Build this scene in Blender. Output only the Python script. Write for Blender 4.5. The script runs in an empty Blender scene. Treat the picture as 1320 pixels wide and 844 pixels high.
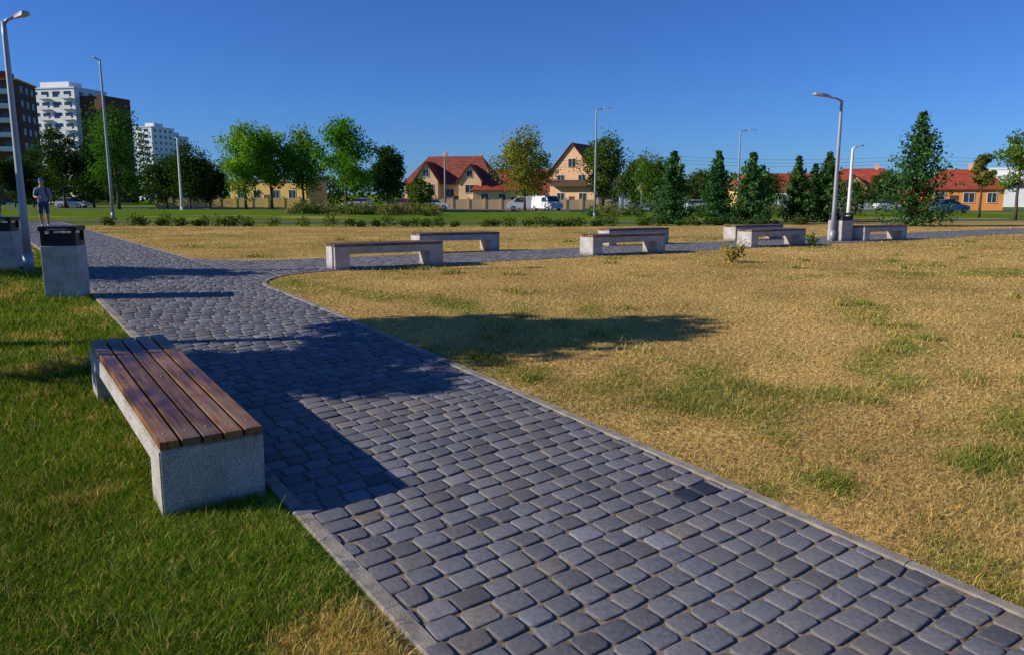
import bpy, bmesh, math, random
import numpy as np
from mathutils import Vector, Matrix, Euler
R=math.radians
sc=bpy.context.scene
rng=np.random.default_rng(7)
random.seed(7)
COL=sc.collection
# ------------------------------------------------------------ terrain
_k=[(-400,-.6),(-60,-.6),(-10,-.38),(0,-.13),(3,.01),(4,.07),(5,.13),(6,.19),(7,.25),(9,.355),(11,.43),(13,.48),(15,.50),(18,.48),(25,.42),(31,.385),(45,.2),(60,.05),(80,-.2),(120,-.6),(200,-1.2),(450,-2),(4000,-2)]
_ky=np.arange(-400,600,.25)
_kz=np.interp(_ky,[a for a,b in _k],[b for a,b in _k])
_ker=np.ones(9)/9
_kz[8:-8]=np.convolve(_kz,_ker,'same')[8:-8]
def zt(x,y):
    x=np.asarray(x,float);y=np.asarray(y,float)
    l=np.minimum(.012*np.logaddexp(0,-(x+2)),.3)
    return np.interp(y,_ky,_kz)+l
def zf(x,y): return float(zt(x,y))
MX,MY=-.572,.8203   # direction of the main path
NX,NY=.8203,.572    # across it
def ts(x,y): return x*NX+y*NY, x*MX+y*MY
def xy(t,s): return t*NX+s*MX, t*NY+s*MY
T0,T1=1.352,3.61; S0,S1=13.04,15.35; RF=1.5
def onpath(x,y,m=0.):
    t,s=ts(x,y)
    a=(t>T0-m)&(t<T1+m)&(s<42)
    b=(s>S0-m)&(s<S1+m)&(t>T1-.1)&(t<60)
    c1=(t>=T1)&(t<T1+RF)&(s<=S0)&(s>S0-RF)&(np.hypot(t-(T1+RF),s-(S0-RF))>RF-m)
    c2=(t>=T1)&(t<T1+RF)&(s>=S1)&(s<S1+RF)&(np.hypot(t-(T1+RF),s-(S1+RF))>RF-m)
    return a|b|c1|c2
# ------------------------------------------------------------ numpy noise
_tab=np.random.default_rng(3).random((256,256))
def vn(x,y,sc_,seed=0):
    x=np.asarray(x)/sc_+seed*17.3+1000;y=np.asarray(y)/sc_+seed*9.7+1000
    xi=np.floor(x).astype(int);yi=np.floor(y).astype(int)
    fx=x-xi;fy=y-yi;fx=fx*fx*(3-2*fx);fy=fy*fy*(3-2*fy)
    g=lambda a,b:_tab[a%256,b%256]
    return (g(xi,yi)*(1-fx)+g(xi+1,yi)*fx)*(1-fy)+(g(xi,yi+1)*(1-fx)+g(xi+1,yi+1)*fx)*fy
def fbm(x,y,s,seed=0): return .5*vn(x,y,s,seed)+.28*vn(x,y,s*.45,seed+1)+.22*vn(x,y,s*.2,seed+2)
def ss(a,b,x):
    t=np.clip((x-a)/(b-a),0,1);return t*t*(3-2*t)
# ------------------------------------------------------------ mesh helpers
def rawmesh(name,V,F,mats,cols=None,parent=None,matidx=None,smooth=False):
    V=np.asarray(V,np.float32);F=np.asarray(F,np.int32)
    me=bpy.data.meshes.new(name)
    k=F.shape[1];n=F.shape[0]
    me.vertices.add(len(V));me.vertices.foreach_set('co',V.ravel())
    me.loops.add(n*k);me.loops.foreach_set('vertex_index',F.ravel())
    me.polygons.add(n);me.polygons.foreach_set('loop_start',np.arange(0,n*k,k,dtype=np.int32))
    try: me.polygons.foreach_set('loop_total',np.full(n,k,np.int32))
    except Exception: pass
    if cols is not None:
        a=me.color_attributes.new('Col','FLOAT_COLOR','POINT')
        c=np.ones((len(V),4),np.float32);c[:,:3]=cols
        a.data.foreach_set('color',c.ravel())
    if matidx is not None: me.polygons.foreach_set('material_index',np.asarray(matidx,np.int32))
    me.update(calc_edges=True)
    if smooth: me.polygons.foreach_set('use_smooth',np.ones(n,bool))
    for m in (mats if isinstance(mats,list) else [mats]): me.materials.append(m)
    o=bpy.data.objects.new(name,me);COL.objects.link(o)
    if parent: o.parent=parent
    return o
def empty(name,loc=(0,0,0),rot=(0,0,0)):
    e=bpy.data.objects.new(name,None);e.location=loc;e.rotation_euler=rot;e.empty_display_size=.3
    COL.objects.link(e);return e
def bmobj(name,bm,mats,parent=None,smooth=False):
    bmesh.ops.recalc_face_normals(bm,faces=bm.faces)
    me=bpy.data.meshes.new(name);bm.to_mesh(me);bm.free()
    if smooth:
        for p in me.polygons:p.use_smooth=True
    for m in (mats if isinstance(mats,list) else [mats]): me.materials.append(m)
    o=bpy.data.objects.new(name,me);COL.objects.link(o)
    if parent:o.parent=parent
    return o
def addbox(bm,lo,hi,bev=0,mi=0,seg=2):
    vs=[bm.verts.new((x,y,z)) for x in (lo[0],hi[0]) for y in (lo[1],hi[1]) for z in (lo[2],hi[2])]
    fs=[bm.faces.new([vs[i] for i in f]) for f in ((0,1,3,2),(4,6,7,5),(0,4,5,1),(2,3,7,6),(0,2,6,4),(1,5,7,3))]
    for f in fs:f.material_index=mi
    if bev:
        es={e for f in fs for e in f.edges}
        bmesh.ops.bevel(bm,geom=list(es),offset=bev,segments=seg,profile=.6,affect='EDGES')
def box(name,lo,hi,m,parent=None,bev=0):
    bm=bmesh.new();addbox(bm,lo,hi,bev);return bmobj(name,bm,m,parent)
def addtube(bm,pts,rads,seg=8,mi=0,cap=True):
    rings=[]
    for i,p in enumerate(pts):
        p=Vector(p)
        d=(Vector(pts[min(i+1,len(pts)-1)])-Vector(pts[max(i-1,0)])).normalized()
        u=d.orthogonal().normalized() if i==0 else (uprev-d*uprev.dot(d)).normalized()
        uprev=u;v=d.cross(u)
        rings.append([bm.verts.new(p+(u*math.cos(a)+v*math.sin(a))*rads[i]) for a in [2*math.pi*k/seg for k in range(seg)]])
    for a,b in zip(rings,rings[1:]):
        for k in range(seg):
            f=bm.faces.new((a[k],a[(k+1)%seg],b[(k+1)%seg],b[k]));f.material_index=mi;f.smooth=True
    if cap:
        bm.faces.new(rings[0][::-1]).material_index=mi;bm.faces.new(rings[-1]).material_index=mi
def addellip(bm,c,r,mi=0,u=12,v=8,rot=None):
    M=Matrix.Translation(c)@(rot.to_matrix().to_4x4() if rot else Matrix())@Matrix.Diagonal((r[0],r[1],r[2],1))
    g=bmesh.ops.create_uvsphere(bm,u_segments=u,v_segments=v,radius=1,matrix=M)
    for f in {f for w in g['verts'] for f in w.link_faces}: f.material_index=mi;f.smooth=True
# ------------------------------------------------------------ materials
def newmat(name):
    m=bpy.data.materials.new(name);m.use_nodes=True
    nt=m.node_tree;b=nt.nodes['Principled BSDF'];return m,nt,b
def N(nt,t,**kw):
    n=nt.nodes.new(t)
    for k,v in kw.items():
        if hasattr(n,k): setattr(n,k,v)
        else: n.inputs[k].default_value=v
    return n
def ramp(nt,fac,stops,const=False):
    r=nt.nodes.new('ShaderNodeValToRGB');e=r.color_ramp.elements
    if const:r.color_ramp.interpolation='CONSTANT'
    while len(e)<len(stops):e.new(.5)
    for el,(p,c) in zip(e,stops):
        el.position=p;el.color=(*c,1) if len(c)==3 else c
    nt.links.new(fac,r.inputs[0]);return r.outputs[0]
def mixc(nt,a,b,f,mode='MIX'):
    n=nt.nodes.new('ShaderNodeMix');n.data_type='RGBA';n.blend_type=mode
    for s,v in ((n.inputs[0],f),(n.inputs[6],a),(n.inputs[7],b)):
        if hasattr(v,'links') or isinstance(v,bpy.types.NodeSocket): nt.links.new(v,s)
        elif isinstance(v,tuple): s.default_value=(*v,1)
        else: s.default_value=v
    return n.outputs[2]
def simple(name,col,rough=.7,metal=0,var=.15,scale=3,bump=0,bscale=40,spec=.3):
    m,nt,b=newmat(name)
    tc=N(nt,'ShaderNodeTexCoord')
    n=N(nt,'ShaderNodeTexNoise');n.inputs['Scale'].default_value=scale;n.inputs['Detail'].default_value=5
    nt.links.new(tc.outputs['Object'],n.inputs['Vector'])
    c=ramp(nt,n.outputs[0],[(.3,tuple(x*(1-var) for x in col)),(.7,tuple(min(1,x*(1+var)) for x in col))])
    nt.links.new(c,b.inputs['Base Color'])
    b.inputs['Roughness'].default_value=rough;b.inputs['Metallic'].default_value=metal
    b.inputs['Specular IOR Level'].default_value=spec
    if bump:
        n2=N(nt,'ShaderNodeTexNoise');n2.inputs['Scale'].default_value=bscale
        nt.links.new(tc.outputs['Object'],n2.inputs['Vector'])
        bp=N(nt,'ShaderNodeBump');bp.inputs['Strength'].default_value=bump;bp.inputs['Distance'].default_value=.01
        nt.links.new(n2.outputs[0],bp.inputs['Height']);nt.links.new(bp.outputs[0],b.inputs['Normal'])
    return m
def leafmat(name,trans=.35):
    m=bpy.data.materials.new(name);m.use_nodes=True;nt=m.node_tree;nt.nodes.clear()
    at=N(nt,'ShaderNodeAttribute');at.attribute_name='Col'
    d=N(nt,'ShaderNodeBsdfDiffuse');t=N(nt,'ShaderNodeBsdfTranslucent')
    nt.links.new(at.outputs['Color'],d.inputs[0])
    tcol=mixc(nt,at.outputs['Color'],(1.15,1.2,.4),1.0,'MULTIPLY');nt.links.new(tcol,t.inputs[0])
    mx=N(nt,'ShaderNodeMixShader');mx.inputs[0].default_value=trans
    nt.links.new(d.outputs[0],mx.inputs[1]);nt.links.new(t.outputs[0],mx.inputs[2])
    o=N(nt,'ShaderNodeOutputMaterial');nt.links.new(mx.outputs[0],o.inputs[0]);return m
M_leaf=leafmat('foliage',.38);M_blade=leafmat('grass_blades',.25)
M_bark=simple('bark',(.10,.075,.05),.9,var=.35,scale=12,bump=.5)
M_black=simple('black_metal',(.018,.018,.02),.45,var=.2)
M_galv=simple('galvanised_steel',(.34,.36,.38),.5,metal=.35,var=.1)
M_lampw=simple('lamp_head_grey',(.42,.43,.44),.5,var=.05)
M_glass=simple('window_glass',(.03,.04,.05),.12,var=.2,spec=.6)
M_white=simple('white_render',(.78,.78,.76),.8,var=.05,scale=.5)
M_tire=simple('tyre_rubber',(.02,.02,.02),.9)
def terrazzo():
    m,nt,b=newmat('terrazzo_concrete')
    tc=N(nt,'ShaderNodeTexCoord')
    v=N(nt,'ShaderNodeTexVoronoi');v.inputs['Scale'].default_value=120
    nt.links.new(tc.outputs['Object'],v.inputs['Vector'])
    sep=N(nt,'ShaderNodeSeparateColor');nt.links.new(v.outputs['Color'],sep.inputs[0])
    c=ramp(nt,sep.outputs[0],[(0,(.10,.07,.055)),(.12,(.22,.17,.13)),(.26,(.42,.38,.34)),(.55,(.56,.53,.49)),(.84,(.72,.69,.65))],True)
    dd=ramp(nt,v.outputs['Distance'],[(.36,(0,0,0)),(.55,(1,1,1))])
    c2=mixc(nt,c,(.53,.50,.455),dd)
    n=N(nt,'ShaderNodeTexNoise');n.inputs['Scale'].default_value=5;n.inputs['Detail'].default_value=6
    nt.links.new(tc.outputs['Object'],n.inputs['Vector'])
    g=ramp(nt,n.outputs[0],[(.3,(.70,.66,.60)),(.65,(1,1,1))])
    c3=mixc(nt,c2,g,1.0,'MULTIPLY')
    sx=N(nt,'ShaderNodeSeparateXYZ');nt.links.new(tc.outputs['Object'],sx.inputs[0])
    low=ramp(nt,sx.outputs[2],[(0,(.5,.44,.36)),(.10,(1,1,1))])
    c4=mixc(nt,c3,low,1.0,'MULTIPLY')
    nt.links.new(c4,b.inputs['Base Color']);b.inputs['Roughness'].default_value=.8
    bp=N(nt,'ShaderNodeBump');bp.inputs['Strength'].default_value=.35;bp.inputs['Distance'].default_value=.004
    nt.links.new(v.outputs['Distance'],bp.inputs['Height']);nt.links.new(bp.outputs[0],b.inputs['Normal'])
    return m
M_terr=terrazzo()
def wood():
    m,nt,b=newmat('varnished_wood')
    tc=N(nt,'ShaderNodeTexCoord');mp=N(nt,'ShaderNodeMapping');mp.inputs['Scale'].default_value=(3,45,45)
    nt.links.new(tc.outputs['Object'],mp.inputs[0])
    n=N(nt,'ShaderNodeTexNoise');n.inputs['Scale'].default_value=1;n.inputs['Detail'].default_value=6
    nt.links.new(mp.outputs[0],n.inputs['Vector'])
    c=ramp(nt,n.outputs[0],[(.3,(.085,.034,.010)),(.5,(.205,.09,.026)),(.72,(.33,.165,.055))])
    n2=N(nt,'ShaderNodeTexNoise');n2.inputs['Scale'].default_value=2.2;n2.inputs['Detail'].default_value=5
    nt.links.new(tc.outputs['Object'],n2.inputs['Vector'])
    w=ramp(nt,n2.outputs[0],[(.5,(0,0,0)),(.68,(1,1,1))])
    wf=N(nt,'ShaderNodeMath',operation='MULTIPLY');nt.links.new(w,wf.inputs[0]);wf.inputs[1].default_value=.55
    c2=mixc(nt,c,(.30,.24,.19),wf.outputs[0])
    dk=ramp(nt,n2.outputs[0],[(.36,(.40,.36,.33)),(.47,(1,1,1))]);c2=mixc(nt,c2,dk,1.0,'MULTIPLY')
    oi=N(nt,'ShaderNodeNewGeometry')
    rr=ramp(nt,oi.outputs['Random Per Island'],[(0,(.65,.65,.65)),(1,(1.15,1.1,1.05))])
    c3=mixc(nt,c2,rr,1.0,'MULTIPLY')
    nt.links.new(c3,b.inputs['Base Color'])
    rg=ramp(nt,n2.outputs[0],[(.4,(.33,)*3),(.7,(.6,)*3)]);nt.links.new(rg,b.inputs['Roughness'])
    b.inputs['Specular IOR Level'].default_value=.4
    bp=N(nt,'ShaderNodeBump');bp.inputs['Strength'].default_value=.3;bp.inputs['Distance'].default_value=.003
    nt.links.new(n.outputs[0],bp.inputs['Height']);nt.links.new(bp.outputs[0],b.inputs['Normal'])
    return m
M_wood=wood()
def paver():
    m,nt,b=newmat('granite_setts')
    g=N(nt,'ShaderNodeNewGeometry')
    at=N(nt,'ShaderNodeAttribute');at.attribute_name='Col'
    n=N(nt,'ShaderNodeTexNoise');n.inputs['Scale'].default_value=38;n.inputs['Detail'].default_value=8;n.inputs['Roughness'].default_value=.7
    nt.links.new(g.outputs['Position'],n.inputs['Vector'])
    s=ramp(nt,n.outputs[0],[(.3,(.66,.66,.66)),(.7,(1.28,1.28,1.28))])
    c=mixc(nt,at.outputs['Color'],s,1.0,'MULTIPLY')
    n3=N(nt,'ShaderNodeTexNoise');n3.inputs['Scale'].default_value=1.1;n3.inputs['Detail'].default_value=8
    nt.links.new(g.outputs['Position'],n3.inputs['Vector'])
    d=ramp(nt,n3.outputs[0],[(.48,(0,0,0)),(.72,(.42,.42,.42))])
    c2=mixc(nt,c,(.21,.185,.15),d)
    nt.links.new(c2,b.inputs['Base Color']);b.inputs['Roughness'].default_value=.7
    b.inputs['Specular IOR Level'].default_value=.3
    bp=N(nt,'ShaderNodeBump');bp.inputs['Strength'].default_value=.7;bp.inputs['Distance'].default_value=.004
    nt.links.new(n.outputs[0],bp.inputs['Height']);nt.links.new(bp.outputs[0],b.inputs['Normal'])
    return m
M_pav=paver()
M_sand=simple('joint_sand',(.21,.16,.11),.95,var=.55,scale=30)
M_kerb=simple('kerb_concrete',(.29,.25,.20),.85,var=.35,scale=9,bump=.4,bscale=90)
M_asph=simple('asphalt',(.075,.075,.078),.9,var=.2,scale=2)
def groundmat():
    m,nt,b=newmat('lawn_soil')
    at=N(nt,'ShaderNodeAttribute');at.attribute_name='Col'
    g=N(nt,'ShaderNodeNewGeometry')
    n=N(nt,'ShaderNodeTexNoise');n.inputs['Scale'].default_value=22;n.inputs['Detail'].default_value=8
    nt.links.new(g.outputs['Position'],n.inputs['Vector'])
    s=ramp(nt,n.outputs[0],[(.3,(.55,.5,.45)),(.7,(1.25,1.25,1.25))])
    n2=N(nt,'ShaderNodeTexNoise');n2.inputs['Scale'].default_value=.8;n2.inputs['Detail'].default_value=8
    nt.links.new(g.outputs['Position'],n2.inputs['Vector'])
    s2=ramp(nt,n2.outputs[0],[(.3,(.72,.75,.68)),(.7,(1.2,1.15,1.1))])
    c=mixc(nt,at.outputs['Color'],s,1.0,'MULTIPLY');c=mixc(nt,c,s2,1.0,'MULTIPLY')
    nt.links.new(c,b.inputs['Base Color']);b.inputs['Roughness'].default_value=1;b.inputs['Specular IOR Level'].default_value=0
    bp=N(nt,'ShaderNodeBump');bp.inputs['Strength'].default_value=1;bp.inputs['Distance'].default_value=.03
    nt.links.new(n.outputs[0],bp.inputs['Height']);nt.links.new(bp.outputs[0],b.inputs['Normal'])
    return m
M_ground=groundmat()
# ------------------------------------------------------------ lawn colour
def blob(x,y,cx,cy,rx,ry,ang=0):
    c,s=math.cos(R(ang)),math.sin(R(ang));dx=x-cx;dy=y-cy
    return np.exp(-(((dx*c+dy*s)/rx)**2+((-dx*s+dy*c)/ry)**2))
def greenmask(x,y):
    t,s=ts(x,y)
    f=fbm(x,y,1.6,1)+.5*(fbm(x,y,.4,5)-.5)
    auth=.40*blob(x,y,-1.6,10.9,3.0,.55,-35)+.28*blob(x,y,1.7,6.3,1.5,.5,10)+.20*blob(x,y,4.2,7.5,2.8,1.3,20)+.22*blob(x,y,.6,8.2,1.8,.5,10)+.12*blob(x,y,3.4,5.6,1.0,.8)
    auth+=.4*blob(x,y,1.9,4.55,.22,.25)+.4*blob(x,y,3.1,4.9,.45,.2)-.22*blob(x,y,1.0,5.2,1.4,.7,-30)+.16*blob(x,y,8,13,6,2)-.2*blob(x,y,2,12,5,1.8)
    g=.72*ss(.52,.95,f+auth)
    left=t<2.4
    dry=ss(.60,.80,fbm(x,y,.9,9)+.45*blob(x,y,-.45,3.0,.3,.45,-55)+.12*np.exp(-np.abs(t-1.3)/.12))
    gl=1-.75*dry
    g=np.where(left,gl,g)
    hl=y-(36.5+.27*x)
    far=ss(-.5,1.5,hl)*(1-.75*ss(10,22,x)*(1-ss(45,60,y)))
    return np.maximum(g,far*ss(.25,.5,fbm(x,y,9,4)+.15)),left
def lawncol(x,y,jit=True):
    g,left=greenmask(x,y)
    n=len(x)
    straw=np.array([.80,.545,.205]);grn=np.array([.25,.31,.05]);lg=np.array([.15,.26,.022])
    G=np.where(left[:,None],lg,grn)
    far=ss(36,50,y)[:,None];G=G*(1-far)+np.array([.17,.29,.035])*far
    if jit:
        r=rng.random(n);gg=(r<g*.86+.05).astype(float)
        c=straw*(1-gg[:,None])+G*gg[:,None]
        v=.55+.65*rng.random((n,1));c=c*v
        warm=rng.random((n,1));c=c*np.concatenate([.85+.35*warm,np.ones((n,1)),1.15-.4*warm],1)
    else:
        c=(straw*.70)*(1-g[:,None])+G*.8*g[:,None]
    m=.74+.50*fbm(x,y,1.3,20)
    return np.minimum(c*m[:,None],.9)
# ------------------------------------------------------------ ground sheet
def axis(parts):
    out=[]
    for a,b,st in parts: out+=list(np.arange(a,b,st))
    return np.array(out+[parts[-1][1]])
ax=axis([(-3000,-500,500),(-500,-100,50),(-100,-40,6),(-40,-14,1),(-14,14,.2),(14,40,1),(40,100,6),(100,500,50),(500,3000,500)])
ay=axis([(-300,-60,60),(-60,-4,4),(-4,0,.5),(0,22,.2),(22,60,.5),(60,120,2),(120,220,10),(220,600,38),(600,3000,400)])
X,Y=np.meshgrid(ax,ay);x=X.ravel();y=Y.ravel()
V=np.stack([x,y,zt(x,y)],1)
nx,ny=len(ax),len(ay)
i=np.arange(nx-1);j=np.arange(ny-1);I,J=np.meshgrid(i,j);a=(J*nx+I).ravel()
F=np.stack([a,a+1,a+nx+1,a+nx],1)
rawmesh('ground',V,F,M_ground,lawncol(x,y,False),smooth=True)
# ------------------------------------------------------------ sheets
def sheet(name,fn,us,vs,dz,m):
    U,W=np.meshgrid(us,vs);px,py=fn(U.ravel(),W.ravel())
    V=np.stack([px,py,zt(px,py)+dz],1);n=len(us)
    I,J=np.meshgrid(np.arange(n-1),np.arange(len(vs)-1));a=(J*n+I).ravel()
    return rawmesh(name,V,np.stack([a,a+1,a+n+1,a+n],1),m,smooth=True)
bed=sheet('path_bedding',lambda t,s:xy(t,s),np.linspace(T0,T1,6),np.arange(-5,42.1,.25),.006,M_sand)
b2=sheet('path_bedding_branch',lambda t,s:xy(t,s),np.arange(T1,60,.25),np.linspace(S0,S1,6),.006,M_sand);b2.parent=bed
bm=bmesh.new()
for sg,sc0 in ((-1,S0),(1,S1)):
    cx,cs=T1+RF,sc0+sg*RF
    pts=[(T1,sc0)]+[(cx-RF*math.cos(a),cs-sg*RF*math.sin(a)) for a in np.linspace(0,math.pi/2,12)]
    vs=[]
    for t,s in pts:
        px,py=xy(t,s);vs.append(bm.verts.new((px,py,zf(px,py)+.0062)))
    for k in range(1,len(vs)-1):bm.faces.new((vs[0],vs[k],vs[k+1]))
bmobj('path_bedding_corner',bm,M_sand,bed)
# pavers -------------------------------------------------------
blk=[]
def course(run0,run1,adv,w,alongt):
    p=run0-random.random()*.1
    while p<run1:
        l=random.uniform(.132,.18)
        a0,a1=max(p,run0),min(p+l,run1)
        if a1-a0>.05: blk.append((a0,a1,adv,adv+w,alongt))
        p+=l
s=-2.0
while s<41:
    w=random.uniform(.132,.148);course(T0,T1,s,w,True);s+=w
t=T1
while t<45:
    w=random.uniform(.132,.15)
    course(S0-RF if t<T1+RF else S0,S1+RF if t<T1+RF else S1,t,w,False);t+=w
gap=.0078
B=np.array([(b[0],b[1],b[2],b[3],b[4]) for b in blk],float)
tt0=np.where(B[:,4]>0,B[:,0],B[:,2])+gap;tt1=np.where(B[:,4]>0,B[:,1],B[:,3])-gap
s0=np.where(B[:,4]>0,B[:,2],B[:,0])+gap;s1=np.where(B[:,4]>0,B[:,3],B[:,1])-gap
cx,cy=xy((tt0+tt1)/2,(s0+s1)/2)
wob=.02*np.sin((tt0+tt1)/2*2.1+s0*.3)*(B[:,4]>0)
ok=onpath(cx,cy,.0)
tt0,tt1,s0,s1,cx,cy,wob=[q[ok] for q in (tt0,tt1,s0,s1,cx,cy,wob)]
n=len(tt0);j=rng.normal(0,.0014,n)
rings=[]
jit=rng.normal(0,.0034,(n,4,2));tilt=rng.normal(0,.010,(n,2));cc_=np.abs(rng.normal(.014,.004,(n,4)))
#  8 points round each sett: corner index, (t side, s side), which axis is pulled in by the corner cut
P8=[(0,0,0,'s'),(0,0,0,'t'),(1,1,0,'t'),(1,1,0,'s'),(2,1,1,'s'),(2,1,1,'t'),(3,0,1,'t'),(3,0,1,'s')]
for ins,dz in ((0,.0045),(0,.0125),(.0028,.0158),(.008,.0170)):
    ring=[]
    for q,u,v,axn in P8:
        cut=np.minimum(cc_[:,q],.02)
        it=ins+(cut if axn=='t' else 0);is_=ins+(cut if axn=='s' else 0)
        t=(tt0+it) if u==0 else (tt1-it);sq=(s0+is_) if v==0 else (s1-is_)
        t=t+jit[:,q,0];sq=sq+jit[:,q,1]+wob
        px,py=xy(t,sq)
        z=zt(px,py)+dz+(j+tilt[:,0]*(px-cx)+tilt[:,1]*(py-cy) if dz>.01 else 0)
        ring.append(np.stack([px,py,z],1))
    rings.append(np.stack(ring,1))
V=np.concatenate(rings,1) # n,32,3
f=[]
for r_ in range(3):
    for q in range(8):
        a=r_*8+q;b=r_*8+(q+1)%8;f.append((a,b,b+8,a+8))
f+=[(24,25,26,27),(24,27,28,31),(28,29,30,31)];f=np.array(f)
F=(f[None]+32*np.arange(n)[:,None,None]).reshape(-1,4)
r=rng.random((n,1));val=.125+.065*r
tint=rng.random((n,1))
c=np.concatenate([val*(1.0+.08*tint),val*1.0,val*(1.08-.10*tint)],1)
wm=(rng.random((n,1))<.03);c=np.where(wm,c*np.array([1.2,1.08,.9]),c)
lt_=(rng.random((n,1))<.06);c=np.where(lt_,c*1.3,c);dk_=(rng.random((n,1))<.08);c=np.where(dk_,c*.68,c)
dk=(np.hypot(cx-1.1,cy-4.38)<.10)[:,None];c=np.where(dk,np.array([[.03,.035,.055]]),c)
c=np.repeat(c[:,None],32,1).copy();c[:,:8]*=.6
rawmesh('paved_path',V.reshape(-1,3),F,M_pav,c.reshape(-1,3))
# kerbs --------------------------------------------------------
def ribbon(name,pts,w,h,m,seglen=1.0,parent=None):
    bm=bmesh.new()
    P=[Vector(xy(*p)) for p in pts]
    out=[P[0]]
    for a,b in zip(P,P[1:]):
        k=max(1,int((b-a).length/seglen+.5))
        for q in range(1,k+1):out.append(a.lerp(b,q/k))
    L=[];
    for i_,p in enumerate(out):
        d=(out[min(i_+1,len(out)-1)]-out[max(i_-1,0)]).normalized();nrm=Vector((d.y,-d.x))
        L.append((p,p+nrm*w,d))
    for (a0,b0,d0),(a1,b1,d1) in zip(L,L[1:]):
        g=.002;q=random.uniform(-.002,.002)
        c=[(a0+d0*g),(b0+d0*g),(b1-d1*g),(a1-d1*g)]
        lo=[bm.verts.new((v.x,v.y,zf(v.x,v.y)-.05)) for v in c]
        mid=[bm.verts.new((v.x,v.y,zf(v.x,v.y)+h-.006+q)) for v in c]
        top=[]
        for kk,v in enumerate(c):
            o=c[(1,0,3,2)[kk]];vv=v+(o-v).normalized()*.008
            top.append(bm.verts.new((vv.x,vv.y,zf(v.x,v.y)+h+q)))
        for A,Bq in ((lo,mid),(mid,top)):
            for kk in range(4):bm.faces.new((A[kk],A[(kk+1)%4],Bq[(kk+1)%4],Bq[kk]))
        bm.faces.new(top)
    return bmobj(name,bm,m,parent)
arc1=[(T1+RF-RF*math.cos(a),S0-RF+RF*math.sin(a)) for a in np.linspace(0,math.pi/2,9)]
arc2=[(T1+RF-RF*math.cos(a),S1+RF-RF*math.sin(a)) for a in np.linspace(math.pi/2,0,9)]
kroot=empty('path_kerb')
ribbon('kerb_right',[(T1,-4)]+arc1+[(58,S0)],.075,.018,M_kerb,parent=kroot)
ribbon('kerb_far',[(58,S1)]+arc2+[(T1,41.5)],.075,.018,M_kerb,parent=kroot)
ribbon('kerb_left',[(T0,41.5),(T0,-4)],-.085,.019,M_kerb,parent=kroot)
# lanes / street ----------------------------------------------
sheet('asphalt_lane',lambda u,v:(u,43.0+.27*u+v),np.arange(-60,70,1.),np.linspace(-1.7,1.7,5),.010,M_asph)
st=empty('street')
def flat(nm,v0,v1,dz,m,y0=104,u0=-220,u1=220,du=2.):
    o=sheet(nm,lambda u,v:(u,y0+v),np.arange(u0,u1+.1,du),np.linspace(v0,v1,5),dz,m);o.parent=st;return o
flat('road_surface',-5,9,.012,M_asph)
M_paint=simple('road_paint',(.75,.75,.73),.6,var=.1)
bm=bmesh.new()
for k in range(-30,31):
    a=k*6.;q=[(a,105.9),(a+3,105.9),(a+3,106.1),(a,106.1)]
    bm.faces.new([bm.verts.new((u,v,zf(u,v)+.018)) for u,v in q])
bmobj('lane_dashes',bm,M_paint,st)
for yy in (98.85,113):
    bm=bmesh.new()
    for k in range(-40,40):
        u=k*5.;z0=zf(u,yy);z1=zf(u+5,yy)
        vs=[bm.verts.new((a,b,c)) for a,b,c in ((u,yy,z0-.1),(u+5,yy,z1-.1),(u+5,yy+.15,z1-.1),(u,yy+.15,z0-.1),(u,yy,z0+.13),(u+5,yy,z1+.13),(u+5,yy+.15,z1+.13),(u,yy+.15,z0+.13))]
        for f_ in ((0,1,5,4),(2,3,7,6),(4,5,6,7)):bm.faces.new([vs[w] for w in f_])
    bmobj('street_kerb',bm,M_kerb,st)
M_side=simple('sidewalk_concrete',(.3,.29,.27),.9,var=.2,scale=1)
flat('sidewalk',9.2,12.5,.11,M_side)
# ------------------------------------------------------------ grass
def blades(name,px,py,h,w,lean,col,tipc=1.15):
    n=len(px);z=zt(px,py)-.004
    ph=rng.random(n)*6.283;ps=rng.random(n)*6.283
    dx=np.cos(ph)*w/2;dy=np.sin(ph)*w/2;lx=np.cos(ps)*lean*h;ly=np.sin(ps)*lean*h
    up=h*np.sqrt(np.maximum(.1,1-lean**2*.7))
    b=np.stack([px,py,z],1);d=np.stack([dx,dy,0*dx],1)
    mid=b+np.stack([lx*.32,ly*.32,up*.6],1);tip=b+np.stack([lx,ly,up],1)
    V=np.stack([b-d,b+d,mid-d*.75,mid+d*.75,tip],1)
    f=np.array([(0,1,3),(0,3,2),(2,3,4)])
    F=(f[None]+5*np.arange(n)[:,None,None]).reshape(-1,3)
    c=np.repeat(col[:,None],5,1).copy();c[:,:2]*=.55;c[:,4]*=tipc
    return rawmesh(name,V.reshape(-1,3),F,M_blade,c.reshape(-1,3))
def sampY(n,a,b,p=1.5):
    u=rng.random(n);q=1-p;return (a**q+u*(b**q-a**q))**(1/q)
n=560000
py=sampY(n,2.1,36);px=(rng.random(n)*2-1)*(.74*py+.7)
t,s=ts(px,py)
m_=rng.normal(0,.014,n)-.006+.035*(fbm(px,py,.3,40)-.5)*2
keep=~onpath(px,py,.075-m_)
px,py,t=px[keep],py[keep],t[keep]
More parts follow.
